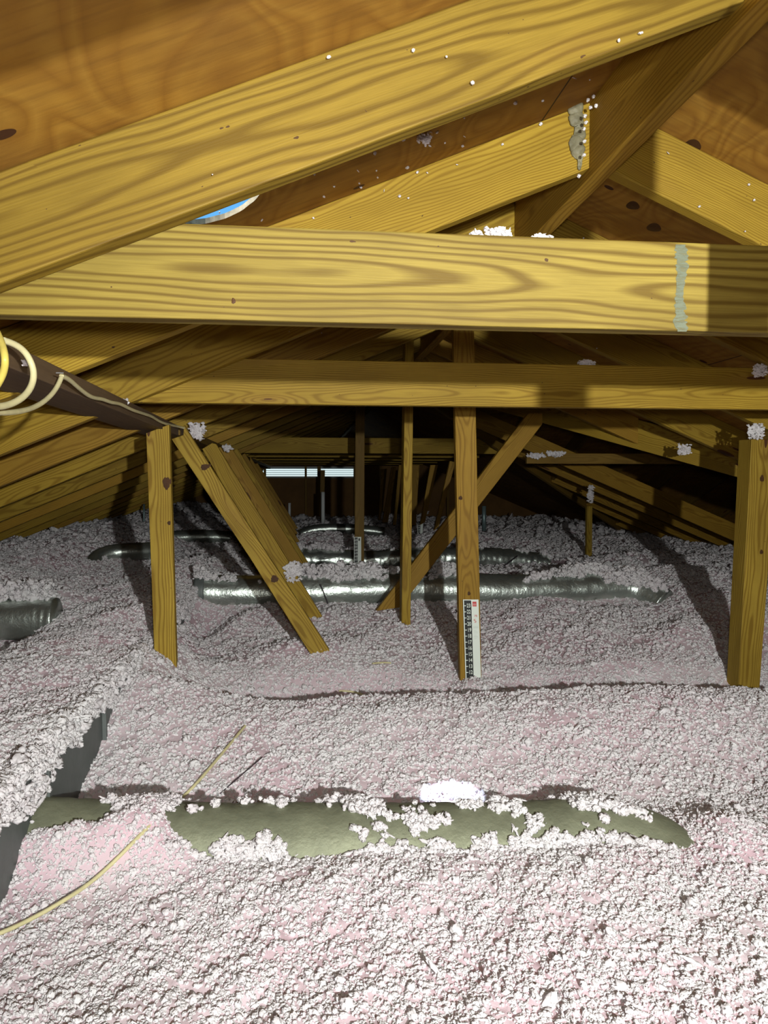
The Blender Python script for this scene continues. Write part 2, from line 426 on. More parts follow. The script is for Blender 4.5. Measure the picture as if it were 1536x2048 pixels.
# gable studs, in front of the end wall
for i, x in enumerate((-1.8, -1.2, -0.6, 0.10, 0.33, 0.95, 1.4, 2.0, 2.6)):
    zt = min(zl(x), zr(x)) + 0.08
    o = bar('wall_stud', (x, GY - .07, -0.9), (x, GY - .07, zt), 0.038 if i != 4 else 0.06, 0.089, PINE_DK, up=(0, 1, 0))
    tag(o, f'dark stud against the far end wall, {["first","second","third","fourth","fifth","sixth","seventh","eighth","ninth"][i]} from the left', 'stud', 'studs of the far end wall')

# ridge board
ridge = bar('ridge_board', (RX - .0, -2, 0.800), (RX, WY, 0.800), 0.045, 0.185, PINE_OLD)
tag(ridge, 'long ridge board running away under the peak of the near roof', 'ridge board')
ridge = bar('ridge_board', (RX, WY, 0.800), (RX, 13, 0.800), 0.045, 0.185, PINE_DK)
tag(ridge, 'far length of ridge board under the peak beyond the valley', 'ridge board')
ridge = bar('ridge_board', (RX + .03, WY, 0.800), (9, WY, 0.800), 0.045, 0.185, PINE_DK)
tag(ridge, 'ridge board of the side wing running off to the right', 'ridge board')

ORD = ['first', 'second', 'third', 'fourth', 'fifth', 'sixth', 'seventh', 'eighth', 'ninth', 'tenth', 'eleventh', 'twelfth', 'thirteenth', 'fourteenth', 'fifteenth', 'sixteenth', 'seventeenth', 'eighteenth', 'nineteenth', 'twentieth', 'twenty-first', 'twenty-second']
T = 0.038
def left_rafter(k):
    Y = Y0 + LABY * k
    x1 = RX - 0.023; x0 = -3.75
    pts = [(x0, zl(x0)), (x1, zl(x1)), (x1, zl(x1) + DZ - .001), (x0, zl(x0) + DZ - .001)]
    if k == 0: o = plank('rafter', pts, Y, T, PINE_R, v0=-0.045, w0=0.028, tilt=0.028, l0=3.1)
    elif k == 1: o = plank('rafter', pts, Y, T, PINE2, v0=-0.10, w0=0.06, tilt=0.004)
    else: o = plank('rafter', pts, Y, T, PINE2 if k % 3 else PINE_OLD)
    lab = ('widest golden rafter crossing the top left of the view' if k == 0 else
           f'left slope rafter, {ORD[k]} going away from the camera' if k > 0 else f'left slope rafter over the camera {abs(k)}')
    tag(o, lab, 'rafter', 'rafters of the left slope')
for k in range(-1, 20): left_rafter(k)
n_r = 0
for k in range(-1, 20):
    Y = Y0 + LABY * k; x0 = RX + 0.023; x1 = 5.0
    if Y < WY:
        x1 = min(5.0, RX + (WY - Y) - 0.03)
        cut = 0.0
    else:
        x0 = max(x0, RX + (Y - WY) + 0.05)
    if x1 - x0 < 0.15: continue
    pts = [(x0, zr(x0)), (x1, zr(x1)), (x1, zr(x1) + DZ - .001), (x0, zr(x0) + DZ - .001)]
    o = plank('rafter', pts, Y, T, PINE2 if k < 5 else PINE_OLD, v0=0.09 if k == 1 else None)
    tag(o, f'right slope rafter, {ORD[max(0, n_r)]} going away from the camera', 'rafter', 'rafters of the right slope')
    n_r += 1
# wing rafters
for side, sgn in (('near', -1), ('far', 1)):
    for i in range(9):
        x = 1.30 + 0.6096 * i
        y_end = WY + sgn * min(x - RX - .03, 4.2)
        ya = WY + sgn * 0.025
        if abs(y_end - ya) < 0.2: continue
        za = TOPZ - DZ / 2 - SL * abs(ya - WY) - .001; zb = TOPZ - DZ / 2 - SL * abs(y_end - WY) - .001
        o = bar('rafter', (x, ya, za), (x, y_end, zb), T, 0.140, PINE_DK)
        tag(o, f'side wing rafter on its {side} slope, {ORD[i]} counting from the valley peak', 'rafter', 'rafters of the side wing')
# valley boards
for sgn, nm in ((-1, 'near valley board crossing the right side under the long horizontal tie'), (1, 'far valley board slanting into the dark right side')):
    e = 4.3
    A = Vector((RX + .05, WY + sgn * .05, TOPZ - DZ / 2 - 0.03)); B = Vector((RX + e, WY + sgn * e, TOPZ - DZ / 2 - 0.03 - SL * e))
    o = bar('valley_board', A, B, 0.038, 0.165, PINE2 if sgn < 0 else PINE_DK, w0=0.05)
    tag(o, nm, 'valley board')

# collar ties -------------------------------------------------------------
def tie(k, label, m, **kw):
    Y = Y0 + LABY * k + T + .001
    zb, zt = 0.2375, 0.3765
    xl = (zt - 0.445 - DZ) / SL + .003; xr = RX + (0.739 + DZ - zt) / SL - .003
    o = plank('collar_tie', [(xl, zb), (xr, zb), (xr, zt), (xl, zt)], Y, T, m, axis=(1, 0), **kw)
    tag(o, label, 'beam', 'collar ties')
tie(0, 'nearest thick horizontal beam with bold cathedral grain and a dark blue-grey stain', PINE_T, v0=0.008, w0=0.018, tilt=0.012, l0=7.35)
tie(2, 'second horizontal beam, behind the nearest, above the numbered post', PINE2, v0=0.03, w0=0.03, tilt=-0.02, l0=21.2)
for i, k in enumerate((9, 11, 13, 15, 17)):
    tie(k, f'dim horizontal tie deep in the attic, {ORD[i]} of the far ones', PINE2)

# stain across the nearest tie
def stain():
    Y = Y0 + T + .001 - .0006
    bm = bmesh.new(); N = 90; L = []; R = []
    for i in range(N + 1):
        f = i / N; y = 489 + f * (663 - 489)
        wl = 7 + 9 * (vnoise(f * 46, 1.0, 4) + .5) * (0.6 + 0.4 * math.sin(f * 9)); wr = 7 + 11 * (vnoise(f * 46, 9.0, 5) + .5) * (0.6 + 0.4 * math.sin(f * 9))
        c = 1361 + 2 * math.sin(f * 7)
        a = P(c - wl, y, Y); b = P(c + wr, y, Y)
        L.append(bm.verts.new((a.x, Y, a.z))); R.append(bm.verts.new((b.x, Y, b.z)))
    for i in range(N): bm.faces.new((L[i], L[i + 1], R[i + 1], R[i]))
    me = bpy.data.meshes.new('blue_stain'); bm.to_mesh(me); bm.free()
    m, nt, b = mat('blue_grey_stain'); k = NB(nt)
    b.inputs['Base Color'].default_value = (0.13, 0.15, 0.10, 1); b.inputs['Roughness'].default_value = 0.7
    tcn = k.n('ShaderNodeTexCoord')
    k.l(k.ramp(k.noise(k.scl(tcn.outputs['Object'], (60, 1, 300)), 1.0, 3, 0.6), [(0.25, (0.25, 0.25, 0.25)), (0.55, (0.85, 0.85, 0.85))]), b.inputs['Alpha'])
    tieo = [o for o in COL.objects if o.name == 'collar_tie'][0]
    o = link('stain', me, m, tieo); o.location = -Vector(tieo.location)
    o['label'] = 'blue-grey stain band across the beam'
stain()

# ------------------------------------------------------------------ purlin, posts and braces
o = bar('purlin', (-0.545, 0.55, 0.211), (-0.585, 3.25, 0.211), 0.14, 0.042, PURL)
tag(o, 'grey-brown flat board under the left rafters carrying the cable loops', 'board')
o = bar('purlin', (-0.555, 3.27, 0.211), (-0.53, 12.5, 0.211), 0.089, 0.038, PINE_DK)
tag(o, 'far length of flat board under the left rafters, topping the row of braces', 'board')
o = bar('purlin', (2.02, 1.0, 0.185), (2.02, 2.985, 0.185), 0.14, 0.038, PINE_DK)
tag(o, 'short flat board sitting on top of the right-hand post', 'board')

def post(label, pts, Y, t=T, m=PINE2, **kw):
    o = plank('post', px(pts, Y), Y, t, m, **kw); tag(o, label, 'post'); return o
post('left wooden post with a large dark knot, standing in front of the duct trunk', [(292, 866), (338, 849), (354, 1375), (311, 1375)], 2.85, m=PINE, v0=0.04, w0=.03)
post('wooden post holding the numbered depth ruler, right of centre', [(905, 560), (946, 560), (964, 1385), (921, 1385)], 3.0, m=PINE_OLD, v0=0.0, w0=.05)
post('thin wooden post left of the numbered ruler post', [(812, 590), (829, 590), (821, 1262), (803, 1262)], 3.66, t=0.089, m=PINE2)
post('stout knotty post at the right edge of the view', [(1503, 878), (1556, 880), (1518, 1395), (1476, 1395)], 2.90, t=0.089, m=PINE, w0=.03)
post('distant post carrying the small far ruler, behind the thin post', [(712, 700), (730, 700), (728, 1155), (709, 1155)], 5.75, m=PINE_DK)
post('short stub stick poking up from the insulation on the right', [(1174, 1012), (1185, 1012), (1184, 1128), (1173, 1128)], 6.2, m=PINE2)
post('far thin dark post under the daylight vent', [(641, 940), (650, 940), (648, 1045), (640, 1045)], 11.0, m=PINE_DK)

def brace(label, pts, Y, t=T, m=PINE2, group=None, **kw):
    o = plank('brace', px(pts, Y), Y, t, m, **kw); tag(o, label, 'brace', group); return o
LB = 'row of slanting braces on the left'
brace('nearest slanting brace on the left, notched at its top', [(343, 878), (366.5, 870), (367.5, 849), (395, 893), (660, 1302), (622, 1310), (500, 1116)], 3.2, m=PINE, group=LB, v0=.03, w0=.03)
brace('second slanting brace, close behind the nearest one', [(404, 898), (424, 886), (432, 888), (660, 1258), (622, 1270)], 3.81, m=PINE2, group=LB)
def far_brace(i, Y, x0=-0.50, m=PINE_DK):
    # the same cut of brace again, leaning from the board down to the floor
    a = Vector((x0, 0.19)); b = Vector((x0 + 0.58, -0.82)); d = (b - a).normalized(); n = Vector((d.y, -d.x)) * -0.089
    pts = [(a.x, a.y), (b.x, b.y), (b.x + n.x, b.y + n.y + .05), (a.x + n.x, a.y + n.y)]
    o = plank('brace', pts, Y, T, m); tag(o, f'slanting brace in the left row, {ORD[i]} from the camera', 'brace', LB)
for i, Y in enumerate((4.7, 5.6, 6.6, 7.6, 8.8)): far_brace(i + 2, Y, x0=-0.52 - 0.018 * i, m=PINE2 if i == 1 else PINE_OLD)

brace('long brace leaning right behind the ruler post, foot by the foil duct', [(1057, 826), (1085, 826), (1085, 848), (800, 1215), (752, 1222)], 3.95, m=PINE_OLD)
RB = 'distant braces right of centre'
for i, (a, b, c, d, Y) in enumerate([((900, 922), (911, 924), (878, 1052), (868, 1062), 5.6), ((861, 930), (876, 930), (850, 1045), (840, 1050), 7.0),
        ((825, 930), (839, 930), (832, 1050), (823, 1050), 7.6), ((798, 930), (804, 930), (792, 1050), (786, 1050), 8.6), ((783, 934), (793, 934), (776, 1045), (765, 1045), 8.2),
        ((762, 938), (769, 938), (762, 1040), (757, 1040), 9.6)]):
    brace(f'distant leaning brace right of the far post, {ORD[i]} counting from the ruler post leftwards', [a, b, c, d], Y, m=PINE_OLD, group=RB)
o = bar('tie_beam', (1.62, 5.2, 0.155), (4.4, 5.2, 0.155), 0.038, 0.075, PINE_DK)
tag(o, 'dark horizontal tie in the right wing with fluff lying along it', 'beam')
hang = plank('post', [(0.614, 0.170), (0.690, 0.170), (0.690, 0.60), (0.614, 0.60)], 0.70, 0.089, PINE2)  # added out of view to cast shadow on the two nearest ties
tag(hang, 'unseen hanging stub added beside the camera to shade the near beams', 'post')
hang = None

KN = lumber('knot_heartwood', (0.10, 0.045, 0.014), (0.045, 0.018, 0.007), rings=420.0)
def knot(parent, x, y, Y, rx, ry, rot=0.0):
    c = P(x, y, Y); s = Y / F; N = 28; V = [(0, -0.0009, 0)]; Fc = []
    for ring, (f, d) in enumerate(((0.55, -0.0008), (1.0, 0.0006))):
        for i in range(N):
            a = 2 * math.pi * i / N; k_ = f * (1 + 0.10 * math.sin(3 * a + x) + .06 * math.sin(7 * a))
            u = rx * s * k_ * math.cos(a); v = ry * s * k_ * math.sin(a)
            V.append((u * math.cos(rot) - v * math.sin(rot), d, u * math.sin(rot) + v * math.cos(rot)))
    for i in range(N):
        j = (i + 1) % N
        Fc.append((0, 1 + i, 1 + j)); Fc.append((1 + i, 1 + N + i, 1 + N + j, 1 + j))
    me = bpy.data.meshes.new('knot'); me.from_pydata(V, [], Fc)
    set_gc(me, [(0.3 * v[1], v[0], v[2]) for v in V])
    bm = bmesh.new(); bm.from_mesh(me); bmesh.ops.recalc_face_normals(bm, faces=bm.faces); bm.to_mesh(me); bm.free()
    for f in me.polygons: f.use_smooth = True
    o = link('knot', me, KN, parent); o.location = Vector((c.x, Y, c.z)) - Vector(parent.location)
    o['label'] = 'dark round knot'
def byl(txt): return [o for o in COL.objects if o.get('label', '').startswith(txt)][0]
lp = byl('left wooden post'); knot(lp, 333, 966, 2.85, 9, 15); knot(lp, 338, 1046, 2.85, 4, 5)
b1 = byl('nearest slanting'); knot(b1, 549, 1158, 3.2, 9, 9); knot(b1, 410, 934, 3.2, 11, 7, .3)
rpst = byl('stout knotty'); knot(rpst, 1524, 957, 2.90, 6, 9); knot(rpst, 1523, 1104, 2.90, 5, 6)
rp = byl('wooden post holding'); knot(rp, 938, 1187, 3.0, 4, 5); knot(rp, 921, 996, 3.0, 5, 5)
tb = byl('nearest thick'); knot(tb, 467, 602, Y0 + T + .001, 5, 7)
def deck_knot(x, y, r):
    # on the underside of the right-hand roof plywood
    d = ray(x, y); n = Vector((SL, 0, 1)); c = 0.739 + SL * RX + DZ; q = d * (c / d.dot(n)); nn = n.normalized()
    t1 = Vector((0, 1, 0)); t2 = nn.cross(t1); N = 24
    V = [tuple(-nn * 0.001)] + [tuple((t1 * math.cos(2 * math.pi * i / N) * 1.25 + t2 * math.sin(2 * math.pi * i / N) * .9) * r * (1 + .08 * math.sin(6.28 * 3 * i / N)) - nn * .0004) for i in range(N)]
    me = bpy.data.meshes.new('knot'); me.from_pydata(V, [], [(0, 1 + i, 1 + (i + 1) % N) for i in range(N)]); set_gc(me, [(0.3 * v[2], v[0], v[1]) for v in V])
    par = [o for o in COL.objects if o.name == 'ceiling.001'][0]
    o = link('knot', me, KN, par); o.location = q; o['label'] = 'dark round knot'
deck_knot(1266, 411, .020); deck_knot(1308, 455, .022); deck_knot(1180, 378, .012); deck_knot(1384, 292, .022)

# dried sealant around the joint of the second rafter
def lump(name, path, r, m, seed=0, sub=3, amp=0.5, freq=40.0, label=None, cat=None, parent=None):
    bm = bmesh.new()
    for i, (p, s) in enumerate(path):
        mt = Matrix.Translation(Vector(p)) @ Matrix.Diagonal((s[0], s[1], s[2], 1))
        bmesh.ops.create_icosphere(bm, subdivisions=sub, radius=r, matrix=mt)
    from mathutils import noise as mn
    off = Vector((seed * 3.7, seed * 1.3, 0)); bm.normal_update()
    for v in bm.verts:
        k = mn.noise(v.co * freq + off) + 0.5 * mn.noise(v.co * freq * 2.3 + off)
        v.co += v.normal * k * r * amp
    me = bpy.data.meshes.new(name); bm.to_mesh(me); bm.free()
    for f in me.polygons: f.use_smooth = True
    o = link(name, me, m, parent)
    if label: tag(o, label, cat)
    return o
sp_ = []
for (x, y, a) in ((1156, 195, .8), (1150, 215, 1), (1153, 240, 1), (1157, 262, .9), (1150, 285, 1), (1156, 305, .8), (1160, 322, .6)):
    q = P(x, y, 1.695); sp_.append(((q.x, q.y, q.z), (a, 0.35, 1.3)))
lump('sealant_smear', sp_, 0.016, SEAL, 3, label='lumpy dried sealant at the peak end of the second rafter', cat='sealant')

# ------------------------------------------------------------------ ducts
def tube(name, path, r, m, ring=0.03, ringamp=0.03, seg=40, step=0.012, wob=0.03, seed=0, parent=None, cap=True):
    pts = [Vector(p) for p in path]
    # Catmull-Rom resample
    out = []
    for i in range(len(pts) - 1):
        p0 = pts[max(i - 1, 0)]; p1 = pts[i]; p2 = pts[i + 1]; p3 = pts[min(i + 2, len(pts) - 1)]
        n = max(2, int((p2 - p1).length / step))
        for j in range(n):
            t = j / n
            out.append(0.5 * ((2 * p1) + (p2 - p0) * t + (2 * p0 - 5 * p1 + 4 * p2 - p3) * t * t + (3 * p1 - p0 - 3 * p2 + p3) * t ** 3))
    out.append(pts[-1])
    bm = bmesh.new(); rings = []; acc = 0; up = Vector((0, 0, 1)); ref = None
    for i, p in enumerate(out):
        d = (out[min(i + 1, len(out) - 1)] - out[max(i - 1, 0)]).normalized()
        if i: acc += (p - out[i - 1]).length
        if ref is None:
            ref = d.cross(up);  ref = ref.normalized() if ref.length > 0.1 else Vector((1, 0, 0))
        s = (ref - d * ref.dot(d)).normalized(); ref = s; u = s.cross(d).normalized()
        rg = []
        f = 1 - ringamp * (1 - abs(math.sin(math.pi * acc / ring))) if ring else 1
        for q in range(seg):
            a = 2 * math.pi * q / seg
            nn = float(vnoise(acc * 14 + seed, a * 2.2, seed)) * wob + float(vnoise(acc * 50, a * 5, seed + 3)) * wob * 0.5
            rr = r * (f + nn)
            rg.append(bm.verts.new(p + s * math.cos(a) * rr + u * math.sin(a) * rr))
        rings.append(rg)
    for a, b in zip(rings, rings[1:]):
        for q in range(seg): bm.faces.new((a[q], a[(q + 1) % seg], b[(q + 1) % seg], b[q]))
    if cap: bm.faces.new(rings[0][::-1]); bm.faces.new(rings[-1])
    bmesh.ops.recalc_face_normals(bm, faces=bm.faces)
    me = bpy.data.meshes.new(name); bm.to_mesh(me); bm.free()
    for f in me.polygons: f.use_smooth = True
    return link(name, me, m, parent)
D1 = [(-0.66, 1.72, -0.825), (-0.45, 1.72, -0.845), (-0.2, 1.72, -0.865), (0.1, 1.72, -0.880), (0.45, 1.71, -0.893), (0.72, 1.70, -0.893), (0.85, 1.64, -0.920), (0.91, 1.52, -0.99)]
D1R = 0.108
o = tube('flexible_duct', D1, D1R, FOIL_OLIVE, ring=0.045, ringamp=0.012, wob=0.035, seed=2)
tag(o, 'half-buried olive flexible duct crossing the foreground insulation', 'duct')
D2 = [(-0.60, 4.30, -0.640), (-0.2, 4.30, -0.650), (0.3, 4.28, -0.640), (0.8, 4.31, -0.645), (1.3, 4.30, -0.665), (1.8, 4.29, -0.655), (2.02, 4.26, -0.665), (2.13, 4.14, -0.74)]
D2R = 0.100
o = tube('flexible_duct', D2, D2R, FOIL, ring=0.03, ringamp=0.012, wob=0.055, seed=5)
tag(o, 'bright silver foil duct running across behind the ruler post', 'duct')
D3 = [(-0.60, 6.1, -0.655), (0.2, 6.12, -0.66), (0.55, 6.1, -0.68), (1.0, 6.08, -0.655), (1.6, 6.1, -0.67), (2.05, 6.1, -0.72), (2.3, 6.0, -0.85)]
o = tube('flexible_duct', D3, 0.095, FOIL, ring=0.05, ringamp=0.03, wob=0.12, seed=8)
tag(o, 'second silver foil duct, farther back with fluff along its top', 'duct')
o = tube('flexible_duct', [(-1.08, 3.42, -0.615), (-1.4, 3.42, -0.62), (-1.9, 3.44, -0.65), (-2.4, 3.5, -0.75)], 0.093, FOIL, ring=0.03, ringamp=0.03, wob=0.05, seed=12)
tag(o, 'silver foil duct poking in at the left edge', 'duct')
o = tube('flexible_duct', [(-0.9, 5.3, -0.50), (-1.2, 5.32, -0.50), (-1.36, 5.25, -0.53), (-1.40, 5.12, -0.62), (-1.40, 5.0, -0.75)], 0.062, FOIL, ring=0.04, wob=0.08, seed=14, step=0.02)
tag(o, 'small foil duct elbow in the dark left of the left post', 'duct')
o = tube('flexible_duct', [(-1.35, 7.3, -0.56), (-0.9, 7.3, -0.55), (-0.55, 7.3, -0.58)], 0.07, FOIL, ring=0.05, wob=0.05, seed=16, step=0.03)
tag(o, 'dim foil duct seen between the left post and the nearest brace', 'duct')
o = tube('flexible_duct', [(0.0, 8.4, -0.62), (0.2, 8.4, -0.56), (0.6, 8.4, -0.56), (0.95, 8.4, -0.60)], 0.06, FOIL, ring=0.05, wob=0.06, seed=18, step=0.03)
tag(o, 'far foil duct under the daylight vent', 'duct')

# rectangular trunk duct along the left
def box(name, x0, x1, y0, y1, z0, z1, m, parent=None, bev=0.004):
    bm = bmesh.new(); bmesh.ops.create_cube(bm, size=1)
    c = Vector(((x0 + x1) / 2, (y0 + y1) / 2, (z0 + z1) / 2))
    for v in bm.verts: v.co = Vector((v.co.x * (x1 - x0), v.co.y * (y1 - y0), v.co.z * (z1 - z0)))
    me = bpy.data.meshes.new(name); bm.to_mesh(me); bm.free()
    o = link(name, me, m, parent); o.location = c if parent is None else c - parent.location
    if bev: bevel(o, bev)
    return o
TX = -0.588
tr = thing('duct_trunk', (-0.85, 3.0, -1.04), 'grey rectangular duct trunk buried along the left side', 'duct')
box('duct_section', -1.10, TX, 0.5, 4.0, -1.03, -0.645, GALV, tr)
box('duct_section', -1.10, TX, 4.003, 7.6, -1.03, -0.645, GALV, tr)
for y in (1.75, 2.25, 3.35, 3.62, 3.86): box('standing_seam', TX, TX + 0.012, y, y + 0.014, -1.02, -0.667, GALV, tr, 0.001)
o = tube('duct_collar', [(TX - .005, 4.30, -0.640), (TX + .05, 4.30, -0.640)], D2R * 1.06, GALV, ring=0, wob=0, parent=None); o.parent = tr; o.location = -Vector(tr.location)

# pipes and bits far back
def pipe(label, a, b, r, m, name='pipe'):
    o = tube(name, [a, b], r, m, ring=0, wob=0, seg=16, step=0.1); tag(o, label, 'pipe'); return o
def vp(x, y0, y1, Y): return P(x, y0, Y), P(x, y1, Y)
a, b = vp(646, 984, 1046, 10.0); pipe('short white pipe standing under the daylight vent', a, b, 0.025, PVC)
a, b = vp(579, 1006, 1034, 10.5); pipe('small white pipe stub beside the row of braces', a, b, 0.018, PVC)
a, b = vp(968, 1012, 1062, 7.5); pipe('grey vertical pipe just right of the ruler post', a, b, 0.022, TEAL)
a, b = vp(288, 1008, 1075, 8.0); pipe('thin dark pipe in the shadows just left of the left post', a, b, 0.012, TEAL)

# ------------------------------------------------------------------ insulation surface
def height(x, y):
    x = np.asarray(x, float); y = np.asarray(y, float)
    h = -0.845 + 0 * x
    h = h + 0.100 * sstep(1.92, 2.45, y)                             # rise to the crest
    yc = y + 0.10 * fbm(x * 2.3, x * 0 + 2, 41, 3)
    h = h - 0.135 * sstep(2.56, 2.68, yc) * sstep(-0.62, -0.35, x)         # drop behind it
    h = h + 0.080 * sstep(2.86, 3.1, y)
    h = h + 0.100 * sstep(3.1, 4.0, y) - 0.17 * gs(x, y, -0.52, 3.85, 0.12, 0.42) + 0.05 * sstep(4.3, 7.5, y)
    h = h - 0.05 * sstep(1.0, 2.2, x) * (1 - sstep(3.2, 4.2, y)) * sstep(2.0, 2.8, y)
    # hollow right behind the front duct, lap in front of it
    h = h - 0.03 * gs(x, y, 0.35, 1.86, 0.75, 0.09)
    h = h + 0.10 * gs(x, y, -0.47, 1.625, 0.20, 0.07) + 0.015 * gs(x, y, 0.2, 1.5, 0.9, 0.12)
    h = h + 0.115 * gs(x, y, -0.345, 1.73, 0.075, 0.10) + 0.07 * gs(x, y, -0.62, 1.80, 0.08, 0.12)
    h = h + 0.05 * gs(x, y, 1.02, 1.62, 0.09, 0.12)
    h = h - 0.06 * gs(x, y, -0.42, 1.93, 0.2, 0.06)
    # mounds
    h = h + 0.14 * gs(x, y, -0.52, 2.80, 0.20, 0.33)
    h = h + 0.07 * gs(x, y, 0.05, 3.3, 0.35, 0.2) - 0.055 * gs(x, y, 1.75, 4.08, 0.45, 0.15)
    h = h + 0.062 * gs(x, y, 0.70, 2.93, 0.10, 0.08)
    h = h + 0.10 * gs(x, y, 2.35, 3.75, 0.16, 0.35) + 0.13 * gs(x, y, 2.55, 4.6, 0.35, 0.4) + 0.08 * gs(x, y, 1.9, 3.4, 0.3, 0.2)
    h = h + 0.10 * gs(x, y, 2.6, 5.6, 0.6, 0.35) + 0.03 * gs(x, y, 1.6, 5.2, 0.5, 0.2) - 0.055 * sstep(5.35, 5.7, y) * (1 - sstep(6.2, 6.6, y)) * (x > -0.3) * (x < 2.1) + 0.02 * gs(x, y, 0.3, 5.0, 0.5, 0.3)
    h = h + 0.09 * gs(x, y, 1.4, 7.2, 0.9, 0.4) + 0.1 * gs(x, y, 0.2, 7.3, 0.5, 0.3)
    # over the trunk
    e = TX - 0.012 + 0.05 * (fbm(y * 9, y * 0 + 3, 21, 3))
    e = np.minimum(e, TX - 0.012)
    top = -0.610 + 0.025 * fbm(x * 3, y * 3, 31, 3)
    top = top + 0.05 * gs(x, y, -0.8, 3.2, 0.2, 0.6) + 0.07 * gs(x, y, -0.8, 5.0, 0.25, 0.7)
    inside = sstep(-1.28, -1.12, x) * (x < e) * (y < 7.6)
    rgt = (x < e) * 1.0
    h = np.where(rgt * (y < 7.6) > 0, h + (top - h) * sstep(-1.28, -1.05, x), h)
    h = h - 0.10 * gs(x, y, -1.27, 3.0, 0.12, 1.2) * (x < -1.0)
    # left of the trunk
    h = h + 0.16 * gs(x, y, -1.6, 3.75, 0.5, 0.22) + 0.13 * sstep(-1.3, -1.7, x) * sstep(3.5, 4.2, y) * 0.7
    # relief
    h = h + 0.050 * fbm(x * 1.3, y * 1.3, 1, 3) * sstep(1.2, 3.5, y)
    u = x * 0.80 - y * 0.60; v = x * 0.60 + y * 0.80
    h = h + 0.040 * fbm(u * 5.5, v * 2.2, 5, 3) * (0.35 + 0.65 * sstep(2.4, 3.2, y))
    h = h + 0.009 * fbm(u * 22, v * 8, 9, 3) * (1.0)
    h = h + 0.007 * fbm(x * 70, y * 70, 13, 2)
    # stay below the roof
    lim = np.minimum(0.445 + DZ + SL * x, 0.739 + DZ - SL * np.minimum(x - RX, np.where(x > RX, np.abs(y - WY), 9))) - 0.02
    return np.minimum(h, lim)

def gridx():
    xs = list(np.arange(-1.4, 1.5, 0.011))
    s = 0.011; x = xs[-1]
    while x < 6.4: s *= 1.025; x += min(s, .09); xs.append(x)
    s = 0.011; x = -1.4; l = []
    while x > -3.3: s *= 1.03; x -= min(s, .08); l.append(x)
    return np.array(l[::-1] + xs)
ys = [0.55]
while ys[-1] < 12.8: ys.append(ys[-1] * 1.0062)
ys = np.array(ys); xs = gridx()
GX, GYY = np.meshgrid(xs, ys)
Hh = height(GX, GYY)
nv = GX.size; nx = len(xs); ny = len(ys)
base = np.stack([GX.ravel(), GYY.ravel(), Hh.ravel()], 1)

# tufts scattered over it
pts = []; scl = []
def scatter(y0, y1, spacing, size, lift=0.25, lo=-0.50, hi=0.80):
    n_area = 0.5 * (hi - lo) * (y1 ** 2 - y0 ** 2) + 0.3 * (y1 - y0)
    n = int(n_area / spacing ** 2)
    y = np.sqrt(RNG.uniform(y0 ** 2, y1 ** 2, n)); x = RNG.uniform(lo - 0.12 / y, hi + 0.12 / y) * y
    z = height(x, y)
    s = size * np.exp(RNG.normal(0, 0.38, n))
    # tufts bunch together
    den = fbm(x * 28, y * 28, 77, 2)
    keep = RNG.uniform(0, 1, n) < np.clip(0.80 + den * 1.0, 0.32, 1)
    ok = keep & (z < np.minimum(0.445 + DZ + SL * x, 0.891) - .03)
    pts.append(np.stack([x, y, z + s * lift * RNG.uniform(-1, 1.6, n)], 1)[ok]); scl.append(s[ok])
scatter(0.95, 1.9, 0.0048, 0.0027)
scatter(0.95, 2.4, 0.028, 0.0044, 0.5)
scatter(1.9, 3.2, 0.0072, 0.0037)
scatter(3.2, 5.2, 0.0110, 0.0053)
scatter(5.2, 8.5, 0.024, 0.0115)
scatter(8.5, 12.7, 0.065, 0.028)
def ontop(path, r, dens, mask, size, layers=0.0, arc=1.0, back=0.0):
    """loose fill lying along the top of a duct"""
    A = np.array(path, float); seg = np.linalg.norm(np.diff(A, axis=0), axis=1); cum = np.concatenate([[0], np.cumsum(seg)])
    n = int(cum[-1] * 2 * r * dens); t = RNG.uniform(0, cum[-1], n)
    c = np.stack([np.interp(t, cum, A[:, i]) for i in range(3)], 1)
    th = RNG.uniform(-arc, arc, n) + back
    lay = RNG.uniform(0, 1, n) ** 1.5 * layers
    rr = r + 0.003 + lay * np.cos(th).clip(0, 1)
    q = np.stack([c[:, 0], c[:, 1] + rr * np.sin(th), c[:, 2] + rr * np.cos(th)], 1)
    m = mask(q[:, 0], th, t, lay / max(layers, 1e-6)); s = size * np.exp(RNG.normal(0, .35, n))
    pts.append(q[m]); scl.append(s[m])
def m1(x, th, t, lay):
    v = 0.75 * fbm(x * 13, th * 2.0, 55, 3) + 0.45 * fbm(x * 45, th * 6, 58, 2) + 0.10 * np.exp(-((x - 0.42) / .16) ** 2) + 0.16 * np.exp(-((x - 0.14) / .04) ** 2) + .2 * np.exp(-((x - 0.66) / .035) ** 2) + .25 * np.exp(-((x - 0.80) / .05) ** 2) \
        + 0.5 * np.exp(-((x + 0.34) / .07) ** 2) - 0.1 * (x < 0.05) - 0.10 * np.exp(-((x - 0.58) / .06) ** 2)
    v = v + 0.30 * np.clip((-th - 0.75), 0, 1) / 0.3
    return v > 0.20 + 0.12 * lay
ontop(D1, D1R, 60000, m1, 0.0050, 0.012, 1.25, 0.0)
def m2(x, th, t, lay):
    v = fbm(x * 7, th * 1.2, 56, 3) + 0.45 * np.exp(-((x - 0.35) / .38) ** 2) + .42 * (x > 1.35) + 0.3 * (x < -.35) - .1 + 0.25 * np.exp(-((x - 0.85) / .12) ** 2)
    return (v > 0.12 + 0.35 * lay) & (th > -0.75 + 0.25 * vnoise(x * 9, x * 0, 3) - 0.5 * (x > 1.75))
ontop(D2, D2R, 22000, m2, 0.0095, 0.055, 1.4, 0.25)
